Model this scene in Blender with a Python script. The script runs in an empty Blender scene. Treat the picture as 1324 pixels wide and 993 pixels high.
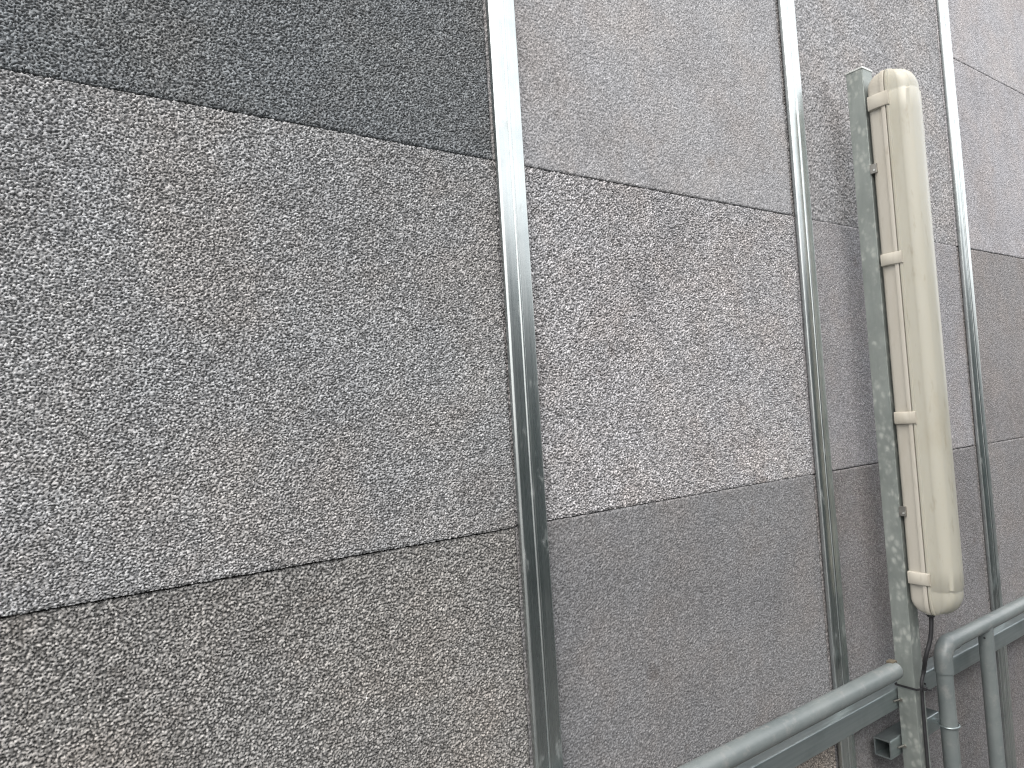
import bpy, bmesh, math, random
import numpy as np
from mathutils import Vector, Matrix

# ------------------------------------------------------------------ camera
scene = bpy.context.scene
Z0 = 2.0                                   # height of the middle panel joint above the ground
YAW, PITCH, ROLL = math.radians(35.423), math.radians(2.3755), math.radians(-3.613)
CAM = Vector((-0.63217, -0.89987, -0.39786 + Z0))
fw = Vector((math.sin(YAW) * math.cos(PITCH), math.cos(YAW) * math.cos(PITCH), math.sin(PITCH)))
rt = Vector((math.cos(YAW), -math.sin(YAW), 0))
up = rt.cross(fw)
r2 = rt * math.cos(ROLL) + up * math.sin(ROLL)
u2 = -rt * math.sin(ROLL) + up * math.cos(ROLL)
cd = bpy.data.cameras.new('camera')
cam = bpy.data.objects.new('camera', cd)
scene.collection.objects.link(cam)
M = Matrix((r2, u2, -fw)).transposed().to_4x4()
M.translation = CAM
cam.matrix_world = M
cd.sensor_width = 36.0
cd.lens = 922.3 / 1324 * 36
cd.clip_start = 0.02
cd.clip_end = 2000
scene.camera = cam

# ------------------------------------------------------------------ sky, sun, exposure
SUN_EL, SUN_AZ = math.radians(56), math.radians(236)      # azimuth clockwise from +Y
world = bpy.data.worlds.new('World')
scene.world = world
world.use_nodes = True
wn = world.node_tree.nodes
sky = wn.new('ShaderNodeTexSky')
sky.sky_type = 'NISHITA'
sky.sun_disc = False
sky.sun_elevation = SUN_EL
sky.sun_rotation = SUN_AZ
sky.air_density = 1.0
sky.dust_density = 6.0
sky.ozone_density = 0.6
mixw = wn.new('ShaderNodeMix')                            # an even overcast veil over the sky
mixw.data_type = 'RGBA'
mixw.inputs['Factor'].default_value = 0.75
world.node_tree.links.new(sky.outputs[0], mixw.inputs['A'])
mixw.inputs['B'].default_value = (9.0, 9.0, 8.95, 1)
bg = wn['Background']
world.node_tree.links.new(mixw.outputs['Result'], bg.inputs['Color'])
bg.inputs['Strength'].default_value = 0.10
sd = bpy.data.lights.new('sun', 'SUN')
sun = bpy.data.objects.new('sun', sd)
scene.collection.objects.link(sun)
sd.energy = 1.0
sd.angle = math.radians(60)
sd.color = (1.0, 0.97, 0.93)
sdir = Vector((math.sin(SUN_AZ) * math.cos(SUN_EL), math.cos(SUN_AZ) * math.cos(SUN_EL), math.sin(SUN_EL)))
sun.rotation_euler = sdir.to_track_quat('Z', 'Y').to_euler()
sun.location = (0, -6, 12)
vs = scene.view_settings
vs.view_transform = 'Standard'
vs.look = 'None'
vs.gamma = 1.0
vs.use_curve_mapping = False
vs.exposure = 1.58

# ------------------------------------------------------------------ helpers
C = scene.collection
rnd = random.Random(7)


def link(o, parent=None):
    C.objects.link(o)
    if parent is not None:
        o.parent = parent
    return o


def empty(name, loc, label, cat, group=None):
    o = bpy.data.objects.new(name, None)
    o.location = loc
    o.empty_display_size = 0.05
    link(o)
    return tag(o, label, cat, group)


def tag(o, label, cat=None, group=None):
    o['label'] = label
    if cat:
        o['category'] = cat
    if group:
        o['group'] = group
    return o


def mesh_obj(name, bm, mat, parent=None, smooth=False, origin=(0, 0, 0)):
    me = bpy.data.meshes.new(name)
    bmesh.ops.recalc_face_normals(bm, faces=bm.faces)
    bm.to_mesh(me)
    bm.free()
    if smooth:
        for p in me.polygons:
            p.use_smooth = True
        me.set_sharp_from_angle(angle=math.radians(38))
    me.materials.append(mat)
    o = bpy.data.objects.new(name, me)
    o.location = origin
    return link(o, parent)


def add_box(bm, a, b, bevel=0.0, seg=2):
    t = bmesh.new()
    bmesh.ops.create_cube(t, size=1)
    for v in t.verts:
        v.co = Vector([(a[i] + b[i]) / 2 + v.co[i] * (b[i] - a[i]) for i in range(3)])
    if bevel:
        bmesh.ops.bevel(t, geom=list(t.edges), offset=bevel, segments=seg, affect='EDGES', profile=0.6)
    me = bpy.data.meshes.new('tmp')
    t.to_mesh(me)
    t.free()
    bm.from_mesh(me)
    bpy.data.meshes.remove(me)


def add_tube(bm, pts, rad, n=20, cap=True):
    """Sweep a circle along a list of points; rad is a number or one per point."""
    pts = [Vector(p) for p in pts]
    rads = rad if isinstance(rad, (list, tuple)) else [rad] * len(pts)
    ref = None
    rings = []
    for i, p in enumerate(pts):
        a = pts[max(i - 1, 0)]
        b = pts[min(i + 1, len(pts) - 1)]
        t = (b - a).normalized()
        if ref is None:
            ref = Vector((0, 0, 1)) if abs(t.z) < 0.9 else Vector((1, 0, 0))
        x = (ref - t * ref.dot(t)).normalized()
        ref = x
        y = t.cross(x)
        rings.append([bm.verts.new(p + (x * math.cos(k * 2 * math.pi / n) + y * math.sin(k * 2 * math.pi / n)) * rads[i]) for k in range(n)])
    for r0, r1 in zip(rings, rings[1:]):
        for k in range(n):
            bm.faces.new((r0[k], r0[(k + 1) % n], r1[(k + 1) % n], r1[k]))
    if cap:
        bm.faces.new(rings[0][::-1])
        bm.faces.new(rings[-1])


def sweep_profile(bm, prof, axis, a, b, cap=True, nseg=1):
    """Extrude a closed 2D profile along axis ('X' or 'Z') from a to b. prof is (p,q): X-axis -> (y,z), Z-axis -> (x,y)."""
    rings = []
    for i in range(nseg + 1):
        s = a + (b - a) * i / nseg
        rings.append([bm.verts.new((s, p, q) if axis == 'X' else (p, q, s)) for p, q in prof])
    n = len(prof)
    for r0, r1 in zip(rings, rings[1:]):
        for k in range(n):
            bm.faces.new((r0[k], r0[(k + 1) % n], r1[(k + 1) % n], r1[k]))
    if cap:
        bm.faces.new(rings[0][::-1])
        bm.faces.new(rings[-1])


class NT:
    def __init__(self, name):
        self.m = bpy.data.materials.new(name)
        self.m.use_nodes = True
        self.t = self.m.node_tree
        self.b = self.t.nodes['Principled BSDF']

    def n(self, typ, **kw):
        d = self.t.nodes.new(typ)
        for k, v in kw.items():
            if k.startswith('i_'):
                d.inputs[k[2:].replace('_', ' ')].default_value = v
            else:
                setattr(d, k, v)
        return d

    def l(self, a, b):
        self.t.links.new(a, b)

    def coords(self, scale=(1, 1, 1), kind='Object'):
        tc = self.n('ShaderNodeTexCoord')
        mp = self.n('ShaderNodeMapping')
        mp.inputs['Scale'].default_value = scale
        self.l(tc.outputs[kind], mp.inputs['Vector'])
        return mp.outputs[0]

    def noise(self, vec, scale, detail=3, rough=0.55):
        d = self.n('ShaderNodeTexNoise')
        d.inputs['Scale'].default_value = scale
        d.inputs['Detail'].default_value = detail
        d.inputs['Roughness'].default_value = rough
        self.l(vec, d.inputs['Vector'])
        return d.outputs['Fac']

    def ramp(self, fac, stops):
        d = self.n('ShaderNodeValToRGB')
        e = d.color_ramp.elements
        while len(e) < len(stops):
            e.new(0.5)
        for i, (p, c) in enumerate(stops):
            e[i].position = p
            e[i].color = (c[0], c[1], c[2], 1) if isinstance(c, (tuple, list)) else (c, c, c, 1)
        self.l(fac, d.inputs[0])
        return d.outputs[0]

    def mix(self, a, b, fac, mode='MIX'):
        d = self.n('ShaderNodeMix', data_type='RGBA', blend_type=mode)
        for s, v in (('A', a), ('B', b)):
            if hasattr(v, 'links'):
                self.l(v, d.inputs[s])
            else:
                d.inputs[s].default_value = (v[0], v[1], v[2], 1)
        if hasattr(fac, 'links'):
            self.l(fac, d.inputs['Factor'])
        else:
            d.inputs['Factor'].default_value = fac
        return d.outputs['Result']

    def bump(self, h, strength, dist):
        d = self.n('ShaderNodeBump')
        d.inputs['Strength'].default_value = strength
        d.inputs['Distance'].default_value = dist
        self.l(h, d.inputs['Height'])
        self.l(d.outputs[0], self.b.inputs['Normal'])

    def set(self, **kw):
        for k, v in kw.items():
            k = k.replace('_', ' ')
            if hasattr(v, 'links'):
                self.l(v, self.b.inputs[k])
            else:
                self.b.inputs[k].default_value = v if not isinstance(v, tuple) or len(v) == 4 else (*v, 1)
        return self.m


# ------------------------------------------------------------------ materials
def mat_granule():
    m = NT('bonded_granules')
    at = m.n('ShaderNodeAttribute', attribute_name='tone')
    oi = m.n('ShaderNodeObjectInfo')
    base = m.ramp(at.outputs['Fac'], [(0.0, 0.16), (0.35, 0.72), (0.7, 1.22), (0.93, 1.85), (0.985, 2.1), (0.992, 7.0)])
    base = m.mix((1, 1, 1), base, oi.outputs['Alpha'])
    col = m.mix(oi.outputs['Color'], base, 1.0, 'MULTIPLY')
    tc = m.n('ShaderNodeTexCoord')
    # broad weathering, different on each panel
    ad = m.n('ShaderNodeVectorMath', operation='ADD')
    sc = m.n('ShaderNodeVectorMath', operation='SCALE')
    sc.inputs['Scale'].default_value = 37.0
    cmb = m.n('ShaderNodeCombineXYZ')
    for i in range(3):
        m.l(oi.outputs['Random'], cmb.inputs[i])
    m.l(cmb.outputs[0], sc.inputs[0])
    m.l(tc.outputs['Object'], ad.inputs[0])
    m.l(sc.outputs[0], ad.inputs[1])
    v = ad.outputs[0]
    st = m.ramp(m.noise(v, 4.5, 4, 0.6), [(0.3, (0.87, 0.865, 0.86)), (0.5, (1, 1, 1)), (0.72, (1.07, 1.07, 1.06))])
    col = m.mix(col, st, 1.0, 'MULTIPLY')
    hue = m.ramp(m.noise(v, 7.0, 3, 0.6), [(0.36, (1.025, 0.995, 0.97)), (0.5, (1.0, 1.0, 1.0)), (0.64, (0.985, 1.0, 1.015))])
    col = m.mix(col, hue, 1.0, 'MULTIPLY')
    dk = m.ramp(m.noise(v, 16.0, 2, 0.5), [(0.20, (0.78, 0.75, 0.73)), (0.31, (1, 1, 1))])
    col = m.mix(col, dk, 1.0, 'MULTIPLY')
    fine = m.noise(tc.outputs['Object'], 900, 2)
    m.bump(fine, 0.35, 0.0008)
    return m.set(Base_Color=col, Roughness=0.72, Specular_IOR_Level=0.45)


def mat_steel(name, c0, c1, rough, streak=(60, 60, 2), spots=None, metallic=1.0, smear=None):
    m = NT(name)
    vec = m.coords(streak)
    n1 = m.noise(vec, 3.0, 5, 0.65)
    col = m.mix(c0, c1, m.ramp(n1, [(0.3, 0), (0.72, 1)]))
    pat = m.noise(m.coords((1, 1, 1)), 9, 4, 0.65)
    col = m.mix(col, [x * 0.78 for x in c0], m.ramp(pat, [(0.45, 0), (0.75, 0.8)]))
    rr = m.n('ShaderNodeMapRange')
    m.l(n1, rr.inputs[0])
    rr.inputs['To Min'].default_value = rough - 0.06
    rr.inputs['To Max'].default_value = rough + 0.10
    met = metallic
    if spots:
        vv = m.coords((1, 1, 0.72))
        wob = m.n('ShaderNodeTexNoise')
        wob.inputs['Scale'].default_value = 90
        m.l(vv, wob.inputs['Vector'])
        off = m.n('ShaderNodeMix', data_type='RGBA', blend_type='LINEAR_LIGHT')
        off.inputs['Factor'].default_value = 0.005
        m.l(vv, off.inputs['A'])
        m.l(wob.outputs['Color'], off.inputs['B'])
        vo = m.n('ShaderNodeTexVoronoi', feature='F1')
        vo.inputs['Scale'].default_value = 85
        m.l(off.outputs['Result'], vo.inputs['Vector'])
        gate = m.noise(m.coords((1, 1, 1)), 34, 3)
        g = m.ramp(gate, [(0.44, 0), (0.58, 1)])
        s = m.ramp(vo.outputs['Distance'], [(0.15, 0.8), (0.60, 0)])
        f = m.mix(s, g, 1.0, 'MULTIPLY')
        col = m.mix(col, spots, f)
        met = m.n('ShaderNodeMapRange')
        m.l(f, met.inputs[0])
        met.inputs['To Min'].default_value = metallic
        met.inputs['To Max'].default_value = 0.15
        met = met.outputs[0]
    if smear:                                              # dried water marks and lime smears
        sm = m.noise(m.coords((1, 1, 0.45)), 26, 5, 0.7)
        f = m.ramp(sm, [(0.60, 0), (0.72, 0.55)])
        col = m.mix(col, smear, f)
        mm = m.n('ShaderNodeMapRange')
        m.l(f, mm.inputs[0])
        mm.inputs['To Min'].default_value = metallic
        mm.inputs['To Max'].default_value = 0.2
        met = mm.outputs[0]
    bn = m.noise(vec, 6.0, 3)
    m.bump(bn, 0.08, 0.001)
    return m.set(Base_Color=col, Metallic=met, Roughness=rr.outputs[0])


def mat_plastic(name, col, rough=0.45, sss=0.0, dirt=(0.75, 0.70, 0.6), tr=0.0):
    m = NT(name)
    n1 = m.noise(m.coords((1, 1, 0.35)), 14, 5, 0.65)
    c = m.mix(col, [col[i] * dirt[i] for i in range(3)], m.ramp(n1, [(0.5, 0), (0.8, 0.55)]))
    n2 = m.noise(m.coords((1, 1, 0.25)), 70, 3, 0.6)
    c = m.mix(c, [col[i] * dirt[i] * 0.8 for i in range(3)], m.ramp(n2, [(0.60, 0), (0.78, 0.55)]))
    m.bump(m.noise(m.coords(), 240, 2), 0.05, 0.0006)
    m.set(Base_Color=c, Roughness=rough)
    if sss:
        m.set(Subsurface_Weight=sss, Subsurface_Scale=0.01)
        m.b.inputs['Subsurface Radius'].default_value = (1.0, 0.8, 0.5)
    if tr:
        m.set(Transmission_Weight=tr)
    return m.m


def mat_pipe():
    m = NT('weathered_grey_pipe')
    n1 = m.noise(m.coords((1, 1, 1)), 7, 5, 0.7)
    c = m.mix((0.112, 0.133, 0.136), (0.172, 0.192, 0.191), m.ramp(n1, [(0.3, 0), (0.7, 1)]))
    n2 = m.noise(m.coords((1, 1, 1)), 40, 4, 0.7)
    c = m.mix(c, (0.21, 0.215, 0.21), m.ramp(n2, [(0.54, 0), (0.70, 0.75)]))
    m.bump(n2, 0.1, 0.0008)
    return m.set(Base_Color=c, Roughness=0.36, Specular_IOR_Level=0.55)


def mat_plain(name, c0, c1, scale, rough, bump=0.0, dist=0.002):
    m = NT(name)
    n = m.noise(m.coords(), scale, 6, 0.65)
    c = m.mix(c0, c1, m.ramp(n, [(0.3, 0), (0.7, 1)]))
    if bump:
        m.bump(n, bump, dist)
    return m.set(Base_Color=c, Roughness=rough)


MG = mat_granule()
M_BAT = mat_steel('brushed_cover_strip', (0.455, 0.495, 0.497), (0.59, 0.612, 0.602), 0.26, (160, 160, 1.2), smear=(0.42, 0.45, 0.44))
M_BAR = mat_steel('galvanised_rail', (0.33, 0.385, 0.395), (0.45, 0.495, 0.50), 0.40, (1.5, 60, 60), metallic=0.9)
M_POST = mat_steel('spangled_zinc', (0.235, 0.262, 0.250), (0.305, 0.332, 0.316), 0.48, (14, 14, 3), spots=(0.38, 0.40, 0.375), metallic=0.55)
M_PIPE = mat_pipe()
M_CREAM = mat_plastic('yellowed_cream_plastic', (0.395, 0.376, 0.332), 0.42)
M_DIFF = mat_plastic('aged_opal_diffuser', (0.375, 0.365, 0.313), 0.33, sss=0.2)
M_CLIP = mat_plastic('cream_clip_plastic', (0.43, 0.408, 0.355), 0.38)
M_STEEL = mat_steel('dull_steel_clip', (0.30, 0.29, 0.27), (0.42, 0.41, 0.38), 0.45, (20, 20, 20))
M_BLACK = mat_plain('black_rubber', (0.012, 0.012, 0.014), (0.025, 0.025, 0.028), 60, 0.5)
M_RUST = mat_plain('rusty_end', (0.07, 0.055, 0.036), (0.13, 0.115, 0.085), 120, 0.8, 0.4)
M_BACK = mat_plain('dark_backing_board', (0.02, 0.02, 0.021), (0.035, 0.034, 0.033), 20, 0.9)
M_GROUND = mat_plain('worn_concrete', (0.08, 0.082, 0.080), (0.13, 0.13, 0.125), 5, 0.9, 0.3, 0.004)
M_WALL2 = mat_plain('dark_green_grey_render', (0.075, 0.098, 0.098), (0.115, 0.138, 0.136), 3, 0.8, 0.2)

# ------------------------------------------------------------------ ground
bm = bmesh.new()
R = 600
vsq = [bm.verts.new((x, y, 0)) for x, y in ((-R, -R), (R, -R), (R, R), (-R, R))]
bm.faces.new(vsq)
ground = mesh_obj('ground', bm, M_GROUND)
ground['kind'] = 'structure'

# ------------------------------------------------------------------ wall of bonded granule panels
PW, PH = 0.8, 0.5713


def granule_mesh(name, cell, rmin, rmax, depth, void, seed, res, stretch=1.0, ragged=0.0010, rows=1):
    """A panel front built as real relief: bonded round granules with open pores between them."""
    g = np.random.default_rng(seed)
    w, h = PW - 0.0018, rows * PH - 0.0018
    nx, nz = int(w / res), int(h / res)
    X, Z = np.meshgrid(np.linspace(0, w, nx), np.linspace(0, h, nz))
    X = X + g.uniform(-.2, .2, X.shape) * res
    Z = Z + g.uniform(-.2, .2, Z.shape) * res
    cx, cz = cell * stretch, cell
    mx, mz = int(w / cx) + 6, int(h / cz) + 6
    bx = (np.arange(mx)[None, :] - 2.5 + g.uniform(-.46, .46, (mz, mx)) + 0.5 * (np.arange(mz)[:, None] % 2)) * cx
    bz = (np.arange(mz)[:, None] - 2.5 + g.uniform(-.46, .46, (mz, mx))) * cz
    br = g.uniform(rmin, rmax, (mz, mx))
    bh = -np.abs(g.normal(0, 0.45, (mz, mx))) * depth - br
    bh = np.where(g.random((mz, mx)) < void, bh - depth * 1.2, bh)
    bt = np.where(g.random((mz, mx)) < 0.00012, 1.0, g.random((mz, mx)) * 0.985)
    ci = np.floor(X / cx + 2.5).astype(int)
    cj = np.floor(Z / cz + 2.5).astype(int)
    H = np.full(X.shape, -2.4 * depth - rmin)
    T = np.full(X.shape, 0.12)  # pores between granules start dark: their shade is put into the tone
    for dj in range(-1, 3):
        for di in range(-2, 3):
            i = np.clip(ci + di, 0, mx - 1)
            j = np.clip(cj + dj, 0, mz - 1)
            d2 = ((X - bx[j, i]) / stretch) ** 2 + (Z - bz[j, i]) ** 2
            r = br[j, i]
            hh = np.where(d2 < r * r, bh[j, i] + np.sqrt(np.maximum(r * r - d2, 0)), -9)
            k = hh > H
            H = np.where(k, hh, H)
            T = np.where(k, bt[j, i], T)
    H = np.maximum(H, -2.2 * depth)
    # broken arrises along the joints
    ed = np.minimum(np.minimum(X, w - X), np.minimum(Z, h - Z))
    lump = np.repeat(np.repeat(g.random((nz // 4 + 1, nx // 4 + 1)), 4, 0), 4, 1)[:nz, :nx]
    H = H - np.where(ed < 0.0022, lump * ragged * 1.5, 0)
    cxm = 0.5 * w
    jig = np.repeat(g.uniform(-1, 1, nx // 3 + 1), 3)[:nx] * 0.0006
    Z[0, :] = jig
    Z[-1, :] = h + np.roll(jig, 7)
    X[:, 0] = 0
    X[:, -1] = w
    co = np.empty((nx * nz + 2 * (nx + nz), 3), np.float32)
    n0 = nx * nz
    co[:n0, 0] = X.ravel()
    co[:n0, 1] = -H.ravel()
    co[:n0, 2] = Z.ravel()
    idx = np.arange(n0).reshape(nz, nx)
    a, b, c, d = idx[:-1, :-1].ravel(), idx[:-1, 1:].ravel(), idx[1:, 1:].ravel(), idx[1:, :-1].ravel()
    quads = [np.stack([a, b, c, d], 1)]
    tone = np.full(len(co), 0.2, np.float32)
    tone[:n0] = T.ravel()
    # skirts: the four edges of the board, 40 mm deep
    loops = [idx[0, :], idx[:, -1], idx[-1, ::-1], idx[::-1, 0]]
    p = n0
    for e in loops:
        m_ = len(e)
        co[p:p + m_] = co[e]
        co[p:p + m_, 1] = 0.040
        s = np.arange(p, p + m_)
        quads.append(np.stack([e[:-1], s[:-1], s[1:], e[1:]], 1))
        p += m_
    q = np.concatenate(quads).astype(np.int32)
    me = bpy.data.meshes.new(name)
    me.vertices.add(len(co))
    me.vertices.foreach_set('co', co.ravel())
    me.loops.add(q.size)
    me.loops.foreach_set('vertex_index', q.ravel())
    me.polygons.add(len(q))
    me.polygons.foreach_set('loop_start', np.arange(0, q.size, 4, dtype=np.int32))
    me.polygons.foreach_set('use_smooth', np.ones(len(q), bool))
    at = me.attributes.new('tone', 'FLOAT', 'POINT')
    at.data.foreach_set('value', tone)
    me.update()
    me.validate()
    me.materials.append(MG)
    return me


PM = {
    'coarse': granule_mesh('granules_coarse', 0.0019, 0.00085, 0.00135, 0.0013, 0.15, 1, 0.00088, 1.2),
    'rough': granule_mesh('granules_rough', 0.0024, 0.0011, 0.0017, 0.0016, 0.15, 2, 0.00105, 1.0),
    'fine': granule_mesh('granules_fine', 0.0022, 0.0010, 0.0016, 0.0008, 0.08, 3, 0.00135, 1.0),
    'tall': granule_mesh('granules_tall', 0.0034, 0.0016, 0.0024, 0.0014, 0.10, 5, 0.00200, 1.0, rows=2),
}

wall = empty('acoustic_wall', (0, 0, 0), 'grey wall of porous granule panels divided by upright shiny metal strips', 'wall')
bm = bmesh.new()
add_box(bm, (-4.0, 0.042, 0), (5.6, 0.16, 4.35))
mesh_obj('backing', bm, M_BACK, wall)

# (column, row) -> granule kind, colour, label
GREY = (0.300, 0.295, 0.298)
SPEC = {
    (-1, 1): ('coarse', (0.166, 0.176, 0.184), 'dark bluish grey panel at the top left'),
    (-1, 0): ('coarse', (0.312, 0.313, 0.318), None),
    (-1, -1): ('rough', (0.262, 0.254, 0.245), 'brownish grey coarse panel at the lower left'),
    (0, 1): ('fine', (0.345, 0.340, 0.348), None),
    (0, 0): ('rough', (0.385, 0.377, 0.386), 'pale coarse panel between the first two strips'),
    (0, -1): ('fine', (0.222, 0.219, 0.224), None),
    (1, 1): ('tall', (0.326, 0.321, 0.328), None),
    (1, 2): None,
    (1, 0): ('fine', (0.310, 0.303, 0.315), None),
    (1, -1): ('fine', (0.215, 0.208, 0.212), None),
    (1, -2): ('fine', (0.195, 0.189, 0.192), None),
    (2, 2): ('fine', (0.38, 0.37, 0.384), None),
    (2, 1): ('fine', (0.37, 0.36, 0.375), None),
    (2, 0): ('fine', (0.255, 0.244, 0.246), 'dull brownish panel behind the right edge'),
    (2, -1): ('fine', (0.238, 0.230, 0.233), None),
    (2, -2): ('fine', (0.195, 0.186, 0.190), None),
}
for c in range(-5, 7):
    for r in range(-3, 4):
        if (c, r) == (1, 2):
            continue
        kind, col, lab = SPEC.get((c, r), (rnd.choice(['fine', 'fine', 'rough']), tuple(x * rnd.uniform(0.75, 1.12) for x in GREY), None))
        o = bpy.data.objects.new('panel', PM[kind])
        flip = (c * 3 + r) % 2 == 0 and (c, r) not in ((0, -1),)
        w, h = PW - 0.0018, (2 if kind == 'tall' else 1) * PH - 0.0018
        x0, z0 = c * PW + 0.0009, Z0 + (r - 1) * PH + 0.0009
        dy = rnd.uniform(-0.001, 0.0022)
        if (c, r) == (-1, -1):
            z0 -= 0.0014
        if (c, r) == (-1, 0):
            dy = -0.0008
        ty = rnd.uniform(-0.0012, 0.0012)
        if flip:
            o.matrix_world = Matrix.Translation((x0 + w, dy, z0 + h)) @ Matrix.Rotation(math.pi + ty, 4, 'Y')
        else:
            o.matrix_world = Matrix.Translation((x0, dy, z0)) @ Matrix.Rotation(ty, 4, 'Y')
        if z0 < 0.05:
            k = (z0 + h - 0.28) / h
            o.matrix_world = Matrix.Translation((0, 0, (1 - k) * (z0 + h))) @ Matrix.Diagonal((1, 1, k, 1)) @ o.matrix_world
        o.color = (*col, {'fine': 0.55, 'tall': 0.60}.get(kind, 0.84))
        link(o, wall)
        if lab:
            o['label'] = lab
bm = bmesh.new()
add_box(bm, (-4.0, -0.02, 0), (5.6, 0.0395, 0.276), 0.004)
mesh_obj('plinth', bm, M_GROUND, wall)


def batten_profile(w=0.0505, t=0.0135):
    """Cover strip: rounded left lip, two flats and a raised rib between, on a narrower foot."""
    p = [(0.004, -0.0005), (0.004, -0.0030), (0.0, -0.0038)]
    p += [(0.0, -(t - 0.0040)), (0.0005, -(t - 0.0030)), (0.0028, -(t - 0.0005)), (0.0038, -t)]   # chamfered lip
    p += [(w * 0.50 - 0.0030, -t + 0.0004)]
    for k in range(5):
        a = math.pi * (k + 0.5) / 5
        p.append((w * 0.50 - 0.0028 * math.cos(a), -t + 0.0004 - 0.0026 * math.sin(a)))
    p += [(w * 0.50 + 0.0030, -t + 0.0004)]
    for k in range(6):
        a = math.pi / 2 * (1 - k / 5)
        p.append((w - 0.003 + 0.003 * math.cos(a), -(t - 0.003) - 0.003 * math.sin(a)))
    p += [(w, -0.0038), (w - 0.004, -0.0030), (w - 0.004, -0.0005)]
    return p


bm = bmesh.new()
sweep_profile(bm, batten_profile(), 'Z', 0.0, 4.3, nseg=40)
for v in bm.verts:                                         # rolled strip, never quite straight
    v.co.y += 0.0006 * math.sin(v.co.z * 5.1) + 0.0003 * math.sin(v.co.z * 13 + 1) if v.co.y < -0.0035 else 0
b0 = mesh_obj('batten', bm, M_BAT, wall, smooth=True)
b0.location = (0, 0.0, 0.02)
for c in range(-4, 7):
    if c == 0:
        continue
    o = b0.copy()
    o.location = (c * PW, rnd.uniform(-0.0006, 0.0002), 0.02)
    link(o, wall)

# ------------------------------------------------------------------ horizontal galvanised rail
BT, BB = Z0 - 1.062, Z0 - 1.106
rail = empty('support_rail', (0, -0.035, BB), 'galvanised square rail running along the wall below the grey pipe', 'rail')


def rhs(bm, y0, y1, z0, z1, xa, xb, t=0.003, r=0.003):
    """Square hollow section along X with rounded edges and open ends."""
    def loop(i):
        a0, a1, c0, c1, rr = y0 + i, y1 - i, z0 + i, z1 - i, max(r - i, 0.0006)
        out = []
        for (cy, cz, s) in ((a1 - rr, c1 - rr, 0), (a0 + rr, c1 - rr, 1), (a0 + rr, c0 + rr, 2), (a1 - rr, c0 + rr, 3)):
            for k in range(4):
                a = math.pi / 2 * (s + k / 3)
                out.append((cy + rr * math.cos(a), cz + rr * math.sin(a)))
        return out
    L = {}
    for nm, i in (('o', 0), ('i', t)):
        for x in (xa, xb):
            L[nm, x] = [bm.verts.new((x, p, q)) for p, q in loop(i)]
    n = 16
    for nm in 'oi':
        for k in range(n):
            bm.faces.new((L[nm, xa][k], L[nm, xa][(k + 1) % n], L[nm, xb][(k + 1) % n], L[nm, xb][k]))
    for x in (xa, xb):
        for k in range(n):
            bm.faces.new((L['o', x][k], L['o', x][(k + 1) % n], L['i', x][(k + 1) % n], L['i', x][k]))


def local(bm, o):
    for v in bm.verts:
        v.co -= o.location
    return bm


bm = bmesh.new()
rhs(bm, -0.0525, -0.0135, BB, BT, -3.8, 5.2)
mesh_obj('rail_tube', local(bm, rail), M_BAR, rail, smooth=True)

stub = empty('tube_offcut', (1.02, -0.035, Z0 - 1.206), 'short open ended square steel tube behind the foot of the post', 'tube')
bm = bmesh.new()
rhs(bm, -0.0515, -0.0135, Z0 - 1.206, Z0 - 1.166, 0.925, 1.150, 0.0035)
mesh_obj('tube_body', local(bm, stub), M_BAR, stub, smooth=True)
bm = bmesh.new()
add_box(bm, (1.1505, -0.0510, Z0 - 1.2055), (1.154, -0.0140, Z0 - 1.1665), 0.001)
mesh_obj('end_plate', local(bm, stub), M_BAR, stub)

# ------------------------------------------------------------------ grey pipes
PY, PZ, PR = -0.085, Z0 - 0.998, 0.0185


def arc(c, r, a0, a1, n=10):
    return [Vector((c[0] + r * math.cos(a0 + (a1 - a0) * k / n), c[1], c[2] + r * math.sin(a0 + (a1 - a0) * k / n))) for k in range(n + 1)]


pl = empty('handrail_pipe', (-1.0, PY, PZ), 'horizontal grey pipe left of the post, ending just before it', 'pipe')
bm = bmesh.new()
xe = 0.912
pts = [(x, PY, PZ) for x in np.linspace(-3.6, xe - 0.012, 14)]
rr = [PR] * 14
for k in range(1, 7):
    a = math.pi / 2 * k / 6
    pts.append((xe - 0.012 + 0.012 * math.sin(a), PY, PZ))
    rr.append(PR - 0.010 * (1 - math.cos(a)))
add_tube(bm, pts, rr, 28)
mesh_obj('pipe_body', local(bm, pl), M_PIPE, pl, smooth=True)
bm = bmesh.new()
add_box(bm, (xe - 0.020, PY - 0.004, PZ + PR - 0.004), (xe - 0.001, PY + 0.012, PZ + PR + 0.0028), 0.003)
mesh_obj('rusty_lug', local(bm, pl), M_RUST, pl, smooth=True)
for x in (-2.4, -0.9, 0.02):
    bm = bmesh.new()
    add_box(bm, (x - 0.012, -0.088, Z0 - 1.0615), (x + 0.012, -0.030, Z0 - 1.0575), 0.001)
    add_box(bm, (x - 0.010, -0.0885, Z0 - 1.058), (x + 0.010, -0.0815, PZ - PR + 0.002), 0.001)
    mesh_obj('pipe_bracket', local(bm, pl), M_BAR, pl)

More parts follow.
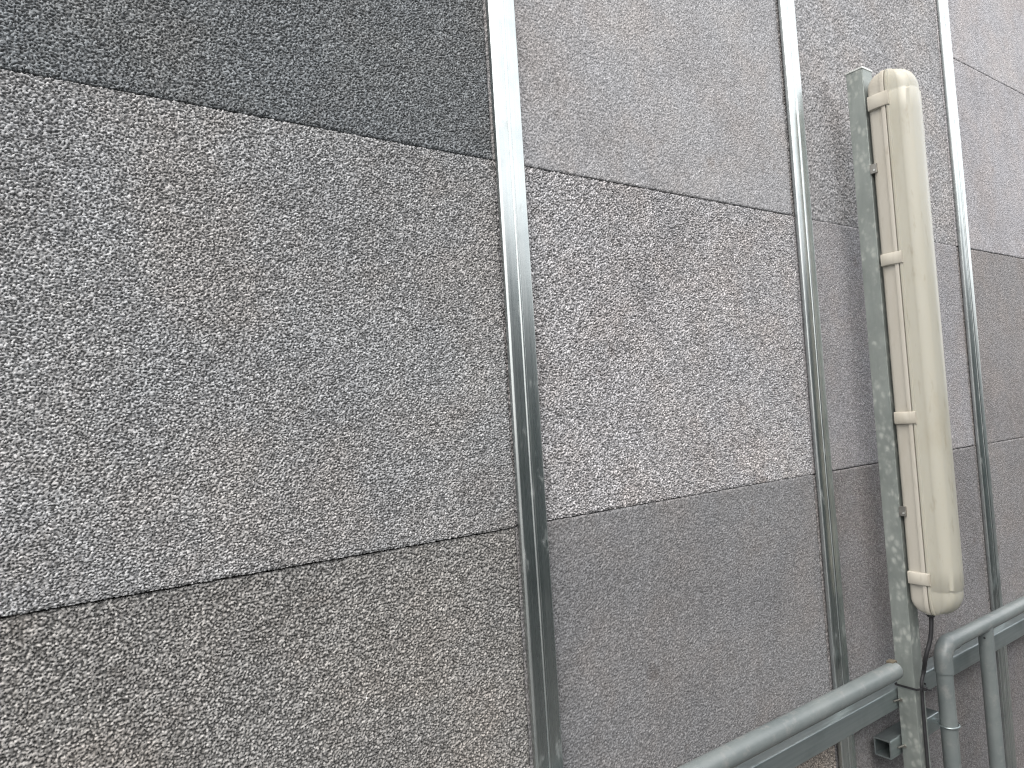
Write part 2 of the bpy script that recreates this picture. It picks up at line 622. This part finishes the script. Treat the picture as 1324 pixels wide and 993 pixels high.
pr = empty('handrail_pipe', (1.122, PY, 0), 'grey pipe right of the lamp, bent down at its near end', 'pipe')
EX, ER = 1.122, 0.034
VR = 0.0175
bm = bmesh.new()
add_tube(bm, [(x, PY, PZ) for x in np.linspace(EX + ER + 0.004, 5.0, 12)], VR, 26)
mesh_obj('pipe_body', local(bm, pr), M_PIPE, pr, smooth=True)
bm = bmesh.new()
e = [Vector((EX + ER + 0.022, PY, PZ))] + arc((EX + ER, PY, PZ - ER), ER, math.pi / 2, math.pi, 12) + [Vector((EX, PY, PZ - ER - 0.026))]
add_tube(bm, e, [0.0196] * len(e), 26)
mesh_obj('elbow', local(bm, pr), M_PIPE, pr, smooth=True)
bm = bmesh.new()
zz = [PZ - ER - 0.022, PZ - 0.12, PZ - 0.17, PZ - 0.184, PZ - 0.19, PZ - 0.5, 0.012]
add_tube(bm, [(EX, PY, z) for z in zz], [0.0176, 0.0176, 0.0180, 0.0188, 0.0180, 0.0180, 0.0180], 26)
mesh_obj('down_pipe', local(bm, pr), M_PIPE, pr, smooth=True)
ring = bmesh.new()
n, mq = 32, 8
zr = Z0 - 1.1775
rv = [[ring.verts.new((EX + (0.0212 + 0.0021 * math.cos(b)) * math.cos(a), PY + (0.0212 + 0.0021 * math.cos(b)) * math.sin(a), zr + 0.0021 * math.sin(b)))
       for b in [2 * math.pi * j / mq for j in range(mq)]] for a in [2 * math.pi * i / n for i in range(n)]]
for i in range(n):
    for j in range(mq):
        ring.faces.new((rv[i][j], rv[(i + 1) % n][j], rv[(i + 1) % n][(j + 1) % mq], rv[i][(j + 1) % mq]))
add_box(ring, (EX - 0.006, PY + 0.0205, zr - 0.004), (EX + 0.006, -0.0517, zr + 0.004))
mesh_obj('clamp_ring', local(ring, pr), M_BAR, pr, smooth=True)
T2 = 1.352
bm = bmesh.new()
add_tube(bm, [(T2, PY, z) for z in (PZ - 0.006, PZ - 0.2, PZ - 0.5, 0.012)], 0.0172, 26)
dp2 = mesh_obj('upright_pipe', local(bm, pr), M_PIPE, pr, smooth=True)
bm = bmesh.new()
add_tube(bm, [(T2 - 0.0166, PY - 0.0035, PZ - 0.030), (T2 - 0.0180, PY - 0.0037, PZ - 0.030)], 0.0026, 10)
mesh_obj('drill_hole', local(bm, pr), M_BLACK, dp2)
for x in (EX, T2):
    bm = bmesh.new()
    add_tube(bm, [(x, PY, 0.0), (x, PY, 0.010), (x, PY, 0.014)], [0.045, 0.045, 0.041], 28)
    mesh_obj('floor_flange', local(bm, pr), M_BAR, pr, smooth=True)

# ------------------------------------------------------------------ lamp post (steel channel)
QX, QY0, QY1 = 0.966, -0.0540, -0.0930           # side seen by the camera, back and front
PT = Z0 + 0.331
post = empty('strut_post', (QX + 0.02, -0.08, 0), 'mottled galvanised steel channel post carrying the cream tube light', 'post')
t = 0.003
prof = [(QX, QY0), (QX, QY1), (QX + 0.041, QY1), (QX + 0.041, QY0), (QX + 0.030, QY0), (QX + 0.030, QY0 - t), (QX + 0.041 - t, QY0 - t),
        (QX + 0.041 - t, QY1 + t), (QX + t, QY1 + t), (QX + t, QY0 - t), (QX + 0.011, QY0 - t), (QX + 0.011, QY0)]
bm = bmesh.new()
sweep_profile(bm, prof, 'Z', 0.012, PT, nseg=1)
bmesh.ops.bevel(bm, geom=[e for e in bm.edges if abs(e.verts[0].co.z - e.verts[1].co.z) > 1 and abs(e.verts[0].co.x - QX) < 1e-5], offset=0.0016, segments=3, affect='EDGES')
mesh_obj('channel', local(bm, post), M_POST, post, smooth=True)
M_CUT = mat_steel('bright_cut_edge', (0.66, 0.68, 0.66), (0.78, 0.79, 0.77), 0.35, (40, 40, 40), metallic=0.7)
bm = bmesh.new()
add_box(bm, (QX - 0.0015, QY1 - 0.0015, PT + 0.0003), (QX + 0.0425, QY0 + 0.0015, PT + 0.0045), 0.0012)
mesh_obj('end_cap', local(bm, post), M_CUT, post)
bm = bmesh.new()
add_box(bm, (QX - 0.05, -0.14, 0.0), (QX + 0.09, -0.02, 0.0115), 0.002)
mesh_obj('base_plate', local(bm, post), M_POST, post)
for nm, z, xb in (('bolt', Z0 - 1.084, -0.020), ('bolt', Z0 - 1.185, -0.018)):
    bm = bmesh.new()
    add_tube(bm, [(QX + xb, -0.0550, z), (QX + 0.003, -0.0590, z)], 0.0022, 10)
    add_tube(bm, [(QX - 0.0035, -0.0605, z), (QX + 0.001, -0.0605, z)], 0.0042, 6)
    mesh_obj(nm, local(bm, post), M_STEEL, post, smooth=True)

# ------------------------------------------------------------------ tube light
LX0, LX1 = 0.963, 1.045
LXC = (LX0 + LX1) / 2
LT, LB = Z0 + 0.310, Z0 - 0.886
UB, UG, UD = -0.0972, -0.1385, -0.191              # back, gasket line, front of the diffuser
lamp = empty('tube_light', (LXC, -0.0972, LB), 'long cream weatherproof tube light fixed upright to the post', 'lamp')


def loft_z(bm, section, zs, nseg_close=True):
    rings = [[bm.verts.new((x, y, z)) for x, y in section(z)] for z in zs]
    n = len(rings[0])
    for r0, r1 in zip(rings, rings[1:]):
        for k in range(n):
            bm.faces.new((r0[k], r0[(k + 1) % n], r1[(k + 1) % n], r1[k]))
    bm.faces.new(rings[0][::-1])
    bm.faces.new(rings[-1])


def end_t(z, ln, zt=LT, zb=LB):
    """0 along the body, rising to 1 at each end over a length ln."""
    d = min(zt - z, z - zb)
    return max(0.0, 1 - d / ln) if d < ln else 0.0


def zlist(ln, extra=(), zt=LT, zb=LB):
    k = [ln * (1 - math.cos(math.pi / 2 * i / 9)) for i in range(10)]
    z = [zb + x for x in k] + [zb + (zt - zb) * i / 12 for i in range(1, 12)] + [zt - x for x in k]
    z += list(extra)
    return sorted(set(round(x, 5) for x in z))


def base_section(z):
    tt = end_t(z, 0.034)
    e = math.sqrt(max(0, 1 - tt * tt))
    hw = (LX1 - LX0) / 2 - 0.012 * (1 - e)
    yb = UG + (UB - UG) * (0.30 + 0.70 * e)          # back edge pulled in at the rounded ends
    rb = min(0.010, (yb - UG) * 0.45)
    p = []
    for k in range(5):
        a = math.pi / 2 * k / 4
        p.append((LXC + hw - 0.0034 - rb + rb * math.cos(a), yb - rb + rb * math.sin(a)))
    for k in range(5):
        a = math.pi / 2 * (1 + k / 4)
        p.append((LXC - hw + 0.0034 + rb + rb * math.cos(a), yb - rb + rb * math.sin(a)))
    p += [(LXC - hw + 0.0030, UG + 0.0105), (LXC - hw + 0.0030, UG + 0.0096), (LXC - hw - 0.0010, UG + 0.0088), (LXC - hw - 0.0014, UG + 0.002), (LXC - hw - 0.0006, UG + 0.0006)]
    p += [(LXC + hw + 0.0006, UG + 0.0006), (LXC + hw + 0.0014, UG + 0.002), (LXC + hw + 0.0010, UG + 0.0088), (LXC + hw - 0.0030, UG + 0.0096), (LXC + hw - 0.0030, UG + 0.0105)]
    return p


bm = bmesh.new()
loft_z(bm, base_section, zlist(0.034))
base = mesh_obj('base', local(bm, lamp), M_CREAM, lamp, smooth=True)


def gasket_section(z):
    tt = end_t(z, 0.03, LT - 0.002, LB + 0.002)
    hw = (LX1 - LX0) / 2 - 0.0026 - 0.012 * (1 - math.sqrt(max(0, 1 - tt * tt)))
    return [(LXC - hw, UG + 0.001), (LXC - hw, UG - 0.003), (LXC + hw, UG - 0.003), (LXC + hw, UG + 0.001)]


M_GASK = mat_plain('grey_foam_gasket', (0.16, 0.15, 0.125), (0.22, 0.205, 0.17), 60, 0.9)
bm = bmesh.new()
loft_z(bm, gasket_section, zlist(0.03, (), LT - 0.002, LB + 0.002))
mesh_obj('gasket', local(bm, lamp), M_GASK, lamp, smooth=True)

STEP = 0.058


def diff_section(z):
    tt = end_t(z, 0.050)
    e = math.sqrt(max(0, 1 - tt ** 2.2))
    ends = min(LT - z, z - LB)
    s = min(1.0, max(0.0, (ends - STEP + 0.003) / 0.003))   # the body stands a little proud of the moulded ends
    sh = 0.0018 * (1 - s)
    hw = (LX1 - LX0) / 2 - 0.014 * (1 - e)
    y0 = UG - 0.0012
    yf = y0 + (UD + sh - y0) * (0.20 + 0.80 * e)
    d = y0 - yf
    p = [(LXC - hw + 0.0004, y0), (LXC - hw - 0.0012, y0 - 0.0010), (LXC - hw - 0.0012, y0 - 0.0050), (LXC - hw + 0.0016 + sh, y0 - 0.0062)]
    p.append((LXC - hw + 0.0036 + sh, y0 - 0.40 * d - 0.003))
    fx = 0.030
    for k in range(9):                                       # round shoulder and shallow crowned front
        a = math.pi / 2 * k / 8
        p.append((LXC - hw + 0.0050 + sh + 0.015 * (1 - math.cos(a)), yf + 0.008 + 0.5 * d - 0.003 - (0.5 * d - 0.003) * math.sin(a) - 0.0035 * (1 - math.cos(a))))
    p.append((LXC - 0.008, yf + 0.0018))
    q = [(2 * LXC - x, y) for x, y in reversed(p)]
    return p + [(LXC, yf + 0.0012)] + q


bm = bmesh.new()
ex = [LT - STEP, LT - STEP + 0.003, LB + STEP, LB + STEP - 0.003]
loft_z(bm, diff_section, zlist(0.050, ex))
diff = mesh_obj('diffuser', local(bm, lamp), M_DIFF, lamp, smooth=True)
# toggle clips along both long sides
def clip(side, z, big):
    bm = bmesh.new()
    hgt = 0.0135 if not big else 0.0165
    s = -1 if side < 0 else 1
    x = LX0 if side < 0 else LX1
    ys = np.linspace(UB - 0.004, UG - 0.0085, 9)
    prof = []
    for i, y in enumerate(ys):
        k = i / 8
        lift = 0.0024 + 0.0034 * math.sin(math.pi * min(1, k * 1.15)) ** 0.7 if k < 0.87 else 0.0040
        prof.append((lift, y))
    secs = []
    for dz, sc in ((-hgt, 0.15), (-hgt + 0.0012, 0.75), (-hgt * 0.7, 1.0), (0, 1.12), (hgt * 0.7, 1.0), (hgt - 0.0012, 0.75), (hgt, 0.15)):
        ring = [(x + s * (l * sc + 0.0006), y, z + dz) for l, y in prof]
        ring += [(x - s * 0.006, y, z + dz) for l, y in reversed(prof)]
        secs.append([bm.verts.new(p) for p in ring])
    n = len(secs[0])
    for a, b in zip(secs, secs[1:]):
        for k in range(n):
            bm.faces.new((a[k], a[(k + 1) % n], b[(k + 1) % n], b[k]))
    bm.faces.new(secs[0][::-1])
    bm.faces.new(secs[-1])
    mesh_obj('clip', local(bm, lamp), M_CLIP, lamp, smooth=True)


for z, big in ((0.243, True), (-0.111, False), (-0.461, False), (-0.808, False)):
    for sd_ in (-1, 1):
        clip(sd_, Z0 + z, big)
# steel mounting brackets hooked round the back of the base
for z in (0.0973, -0.665):
    bm = bmesh.new()
    add_box(bm, (LX0 - 0.0016, UB - 0.011, Z0 + z - 0.0105), (LX0 + 0.0045, UB + 0.0015, Z0 + z + 0.0105), 0.0006)
    add_box(bm, (LX0 - 0.0010, UB + 0.0004, Z0 + z - 0.0100), (LX1 - 0.01, QY1 - 0.0004, Z0 + z + 0.0100), 0.0006)
    br = mesh_obj('mounting_bracket', local(bm, lamp), M_STEEL, lamp)
    bm = bmesh.new()
    add_tube(bm, [(LX0 - 0.0030, UB - 0.006, Z0 + z - 0.004), (LX0 - 0.0012, UB - 0.006, Z0 + z - 0.004)], 0.0022, 10)
    mesh_obj('screw', local(bm, lamp), M_CUT, br)

bm = bmesh.new()                                             # cable gland under the lower end
add_tube(bm, [(LXC - 0.014, -0.1290, LB + 0.008), (LXC - 0.014, -0.1290, LB - 0.006), (LXC - 0.014, -0.1290, LB - 0.009)], [0.0088, 0.0088, 0.0062], 6)
mesh_obj('cable_gland', local(bm, lamp), M_BLACK, lamp)

# ------------------------------------------------------------------ cable and cable tie
bm = bmesh.new()
CX = QX + 0.040
pts = [Vector(p) for p in ((LXC - 0.014, -0.1290, LB + 0.006), (LXC - 0.015, -0.1290, LB - 0.020), (LXC - 0.020, -0.1260, LB - 0.055), (LXC - 0.028, -0.1170, LB - 0.095),
       (QX + 0.026, -0.1030, LB - 0.130), (QX + 0.019, -0.0990, LB - 0.160), (QX + 0.018, -0.0978, LB - 0.30), (QX + 0.018, -0.0978, LB - 0.7), (QX + 0.018, -0.0978, 0.02))]


def smooth_path(p, n=8):
    out = []
    for i in range(len(p) - 1):
        p0, p1, p2, p3 = p[max(i - 1, 0)], p[i], p[i + 1], p[min(i + 2, len(p) - 1)]
        m1 = (p2 - p0) * 0.5 * min(1, (p2 - p1).length / max((p2 - p0).length * 0.5, 1e-6))
        m2 = (p3 - p1) * 0.5 * min(1, (p2 - p1).length / max((p3 - p1).length * 0.5, 1e-6))
        for k in range(n):
            t = k / n
            out.append(p1 * (2 * t ** 3 - 3 * t * t + 1) + m1 * (t ** 3 - 2 * t * t + t) + p2 * (-2 * t ** 3 + 3 * t * t) + m2 * (t ** 3 - t * t))
    return out + [p[-1]]


add_tube(bm, smooth_path(pts), [0.0044] * 34 + [0.0036] * 31, 12)
cable = mesh_obj('power_cable', bm, M_BLACK, None, smooth=True)
tag(cable, 'black cable hanging from the lower end of the tube light', 'cable')

tz = Z0 - 1.052
tie = empty('cable_tie', (QX, -0.08, tz), 'thin black cable tie strapped round the post', 'cable tie')
bm = bmesh.new()
loop = [(QX - 0.0016, QY0 + 0.0022), (QX - 0.0016, QY1 - 0.004), (QX + 0.010, QY1 - 0.0105), (QX + 0.026, QY1 - 0.0105), (QX + 0.0430, QY1 - 0.003), (QX + 0.0430, QY0 + 0.0022)]
secs = []
for i, (x, y) in enumerate(loop):
    c = Vector((QX + 0.018, -0.083, 0))
    dv = (Vector((x, y, 0)) - c).normalized() * 0.0012
    secs.append([bm.verts.new((x, y, tz - 0.0022)), bm.verts.new((x + dv.x, y + dv.y, tz - 0.0022)), bm.verts.new((x + dv.x, y + dv.y, tz + 0.0022)), bm.verts.new((x, y, tz + 0.0022))])
for i in range(len(secs)):
    a, b = secs[i], secs[(i + 1) % len(secs)]
    for k in range(4):
        bm.faces.new((a[k], a[(k + 1) % 4], b[(k + 1) % 4], b[k]))
mesh_obj('strap', local(bm, tie), M_BLACK, tie)
bm = bmesh.new()
add_box(bm, (QX + 0.012, QY1 - 0.0175, tz - 0.0038), (QX + 0.020, QY1 - 0.0115, tz + 0.0038), 0.0008)
add_box(bm, (QX + 0.014, QY1 - 0.028, tz - 0.0012), (QX + 0.017, QY1 - 0.017, tz + 0.0012))
mesh_obj('tie_head', local(bm, tie), M_BLACK, tie)

# ------------------------------------------------------------------ the wall across the passage (mirrored in the metal strips)
bm = bmesh.new()
OY, OH = -3.1, Z0 + 0.58
add_box(bm, (-2.6, OY - 0.3, 0), (14, OY, OH), 0.01)
add_box(bm, (-2.65, OY - 0.35, OH + 0.0005), (14.05, OY + 0.05, OH + 0.07), 0.008)
ow = mesh_obj('boundary_wall', bm, M_WALL2)
tag(ow, 'dark rendered boundary wall across the passage from the panels', 'wall')

scene.cycles.use_denoising = True
scene.cycles.denoising_input_passes = 'RGB_ALBEDO_NORMAL'
scene.cycles.denoising_prefilter = 'NONE'
scene.cycles.pixel_filter_type = 'BLACKMAN_HARRIS'
scene.cycles.filter_width = 1.2
scene.render.resolution_x = 1024
scene.render.resolution_y = 768
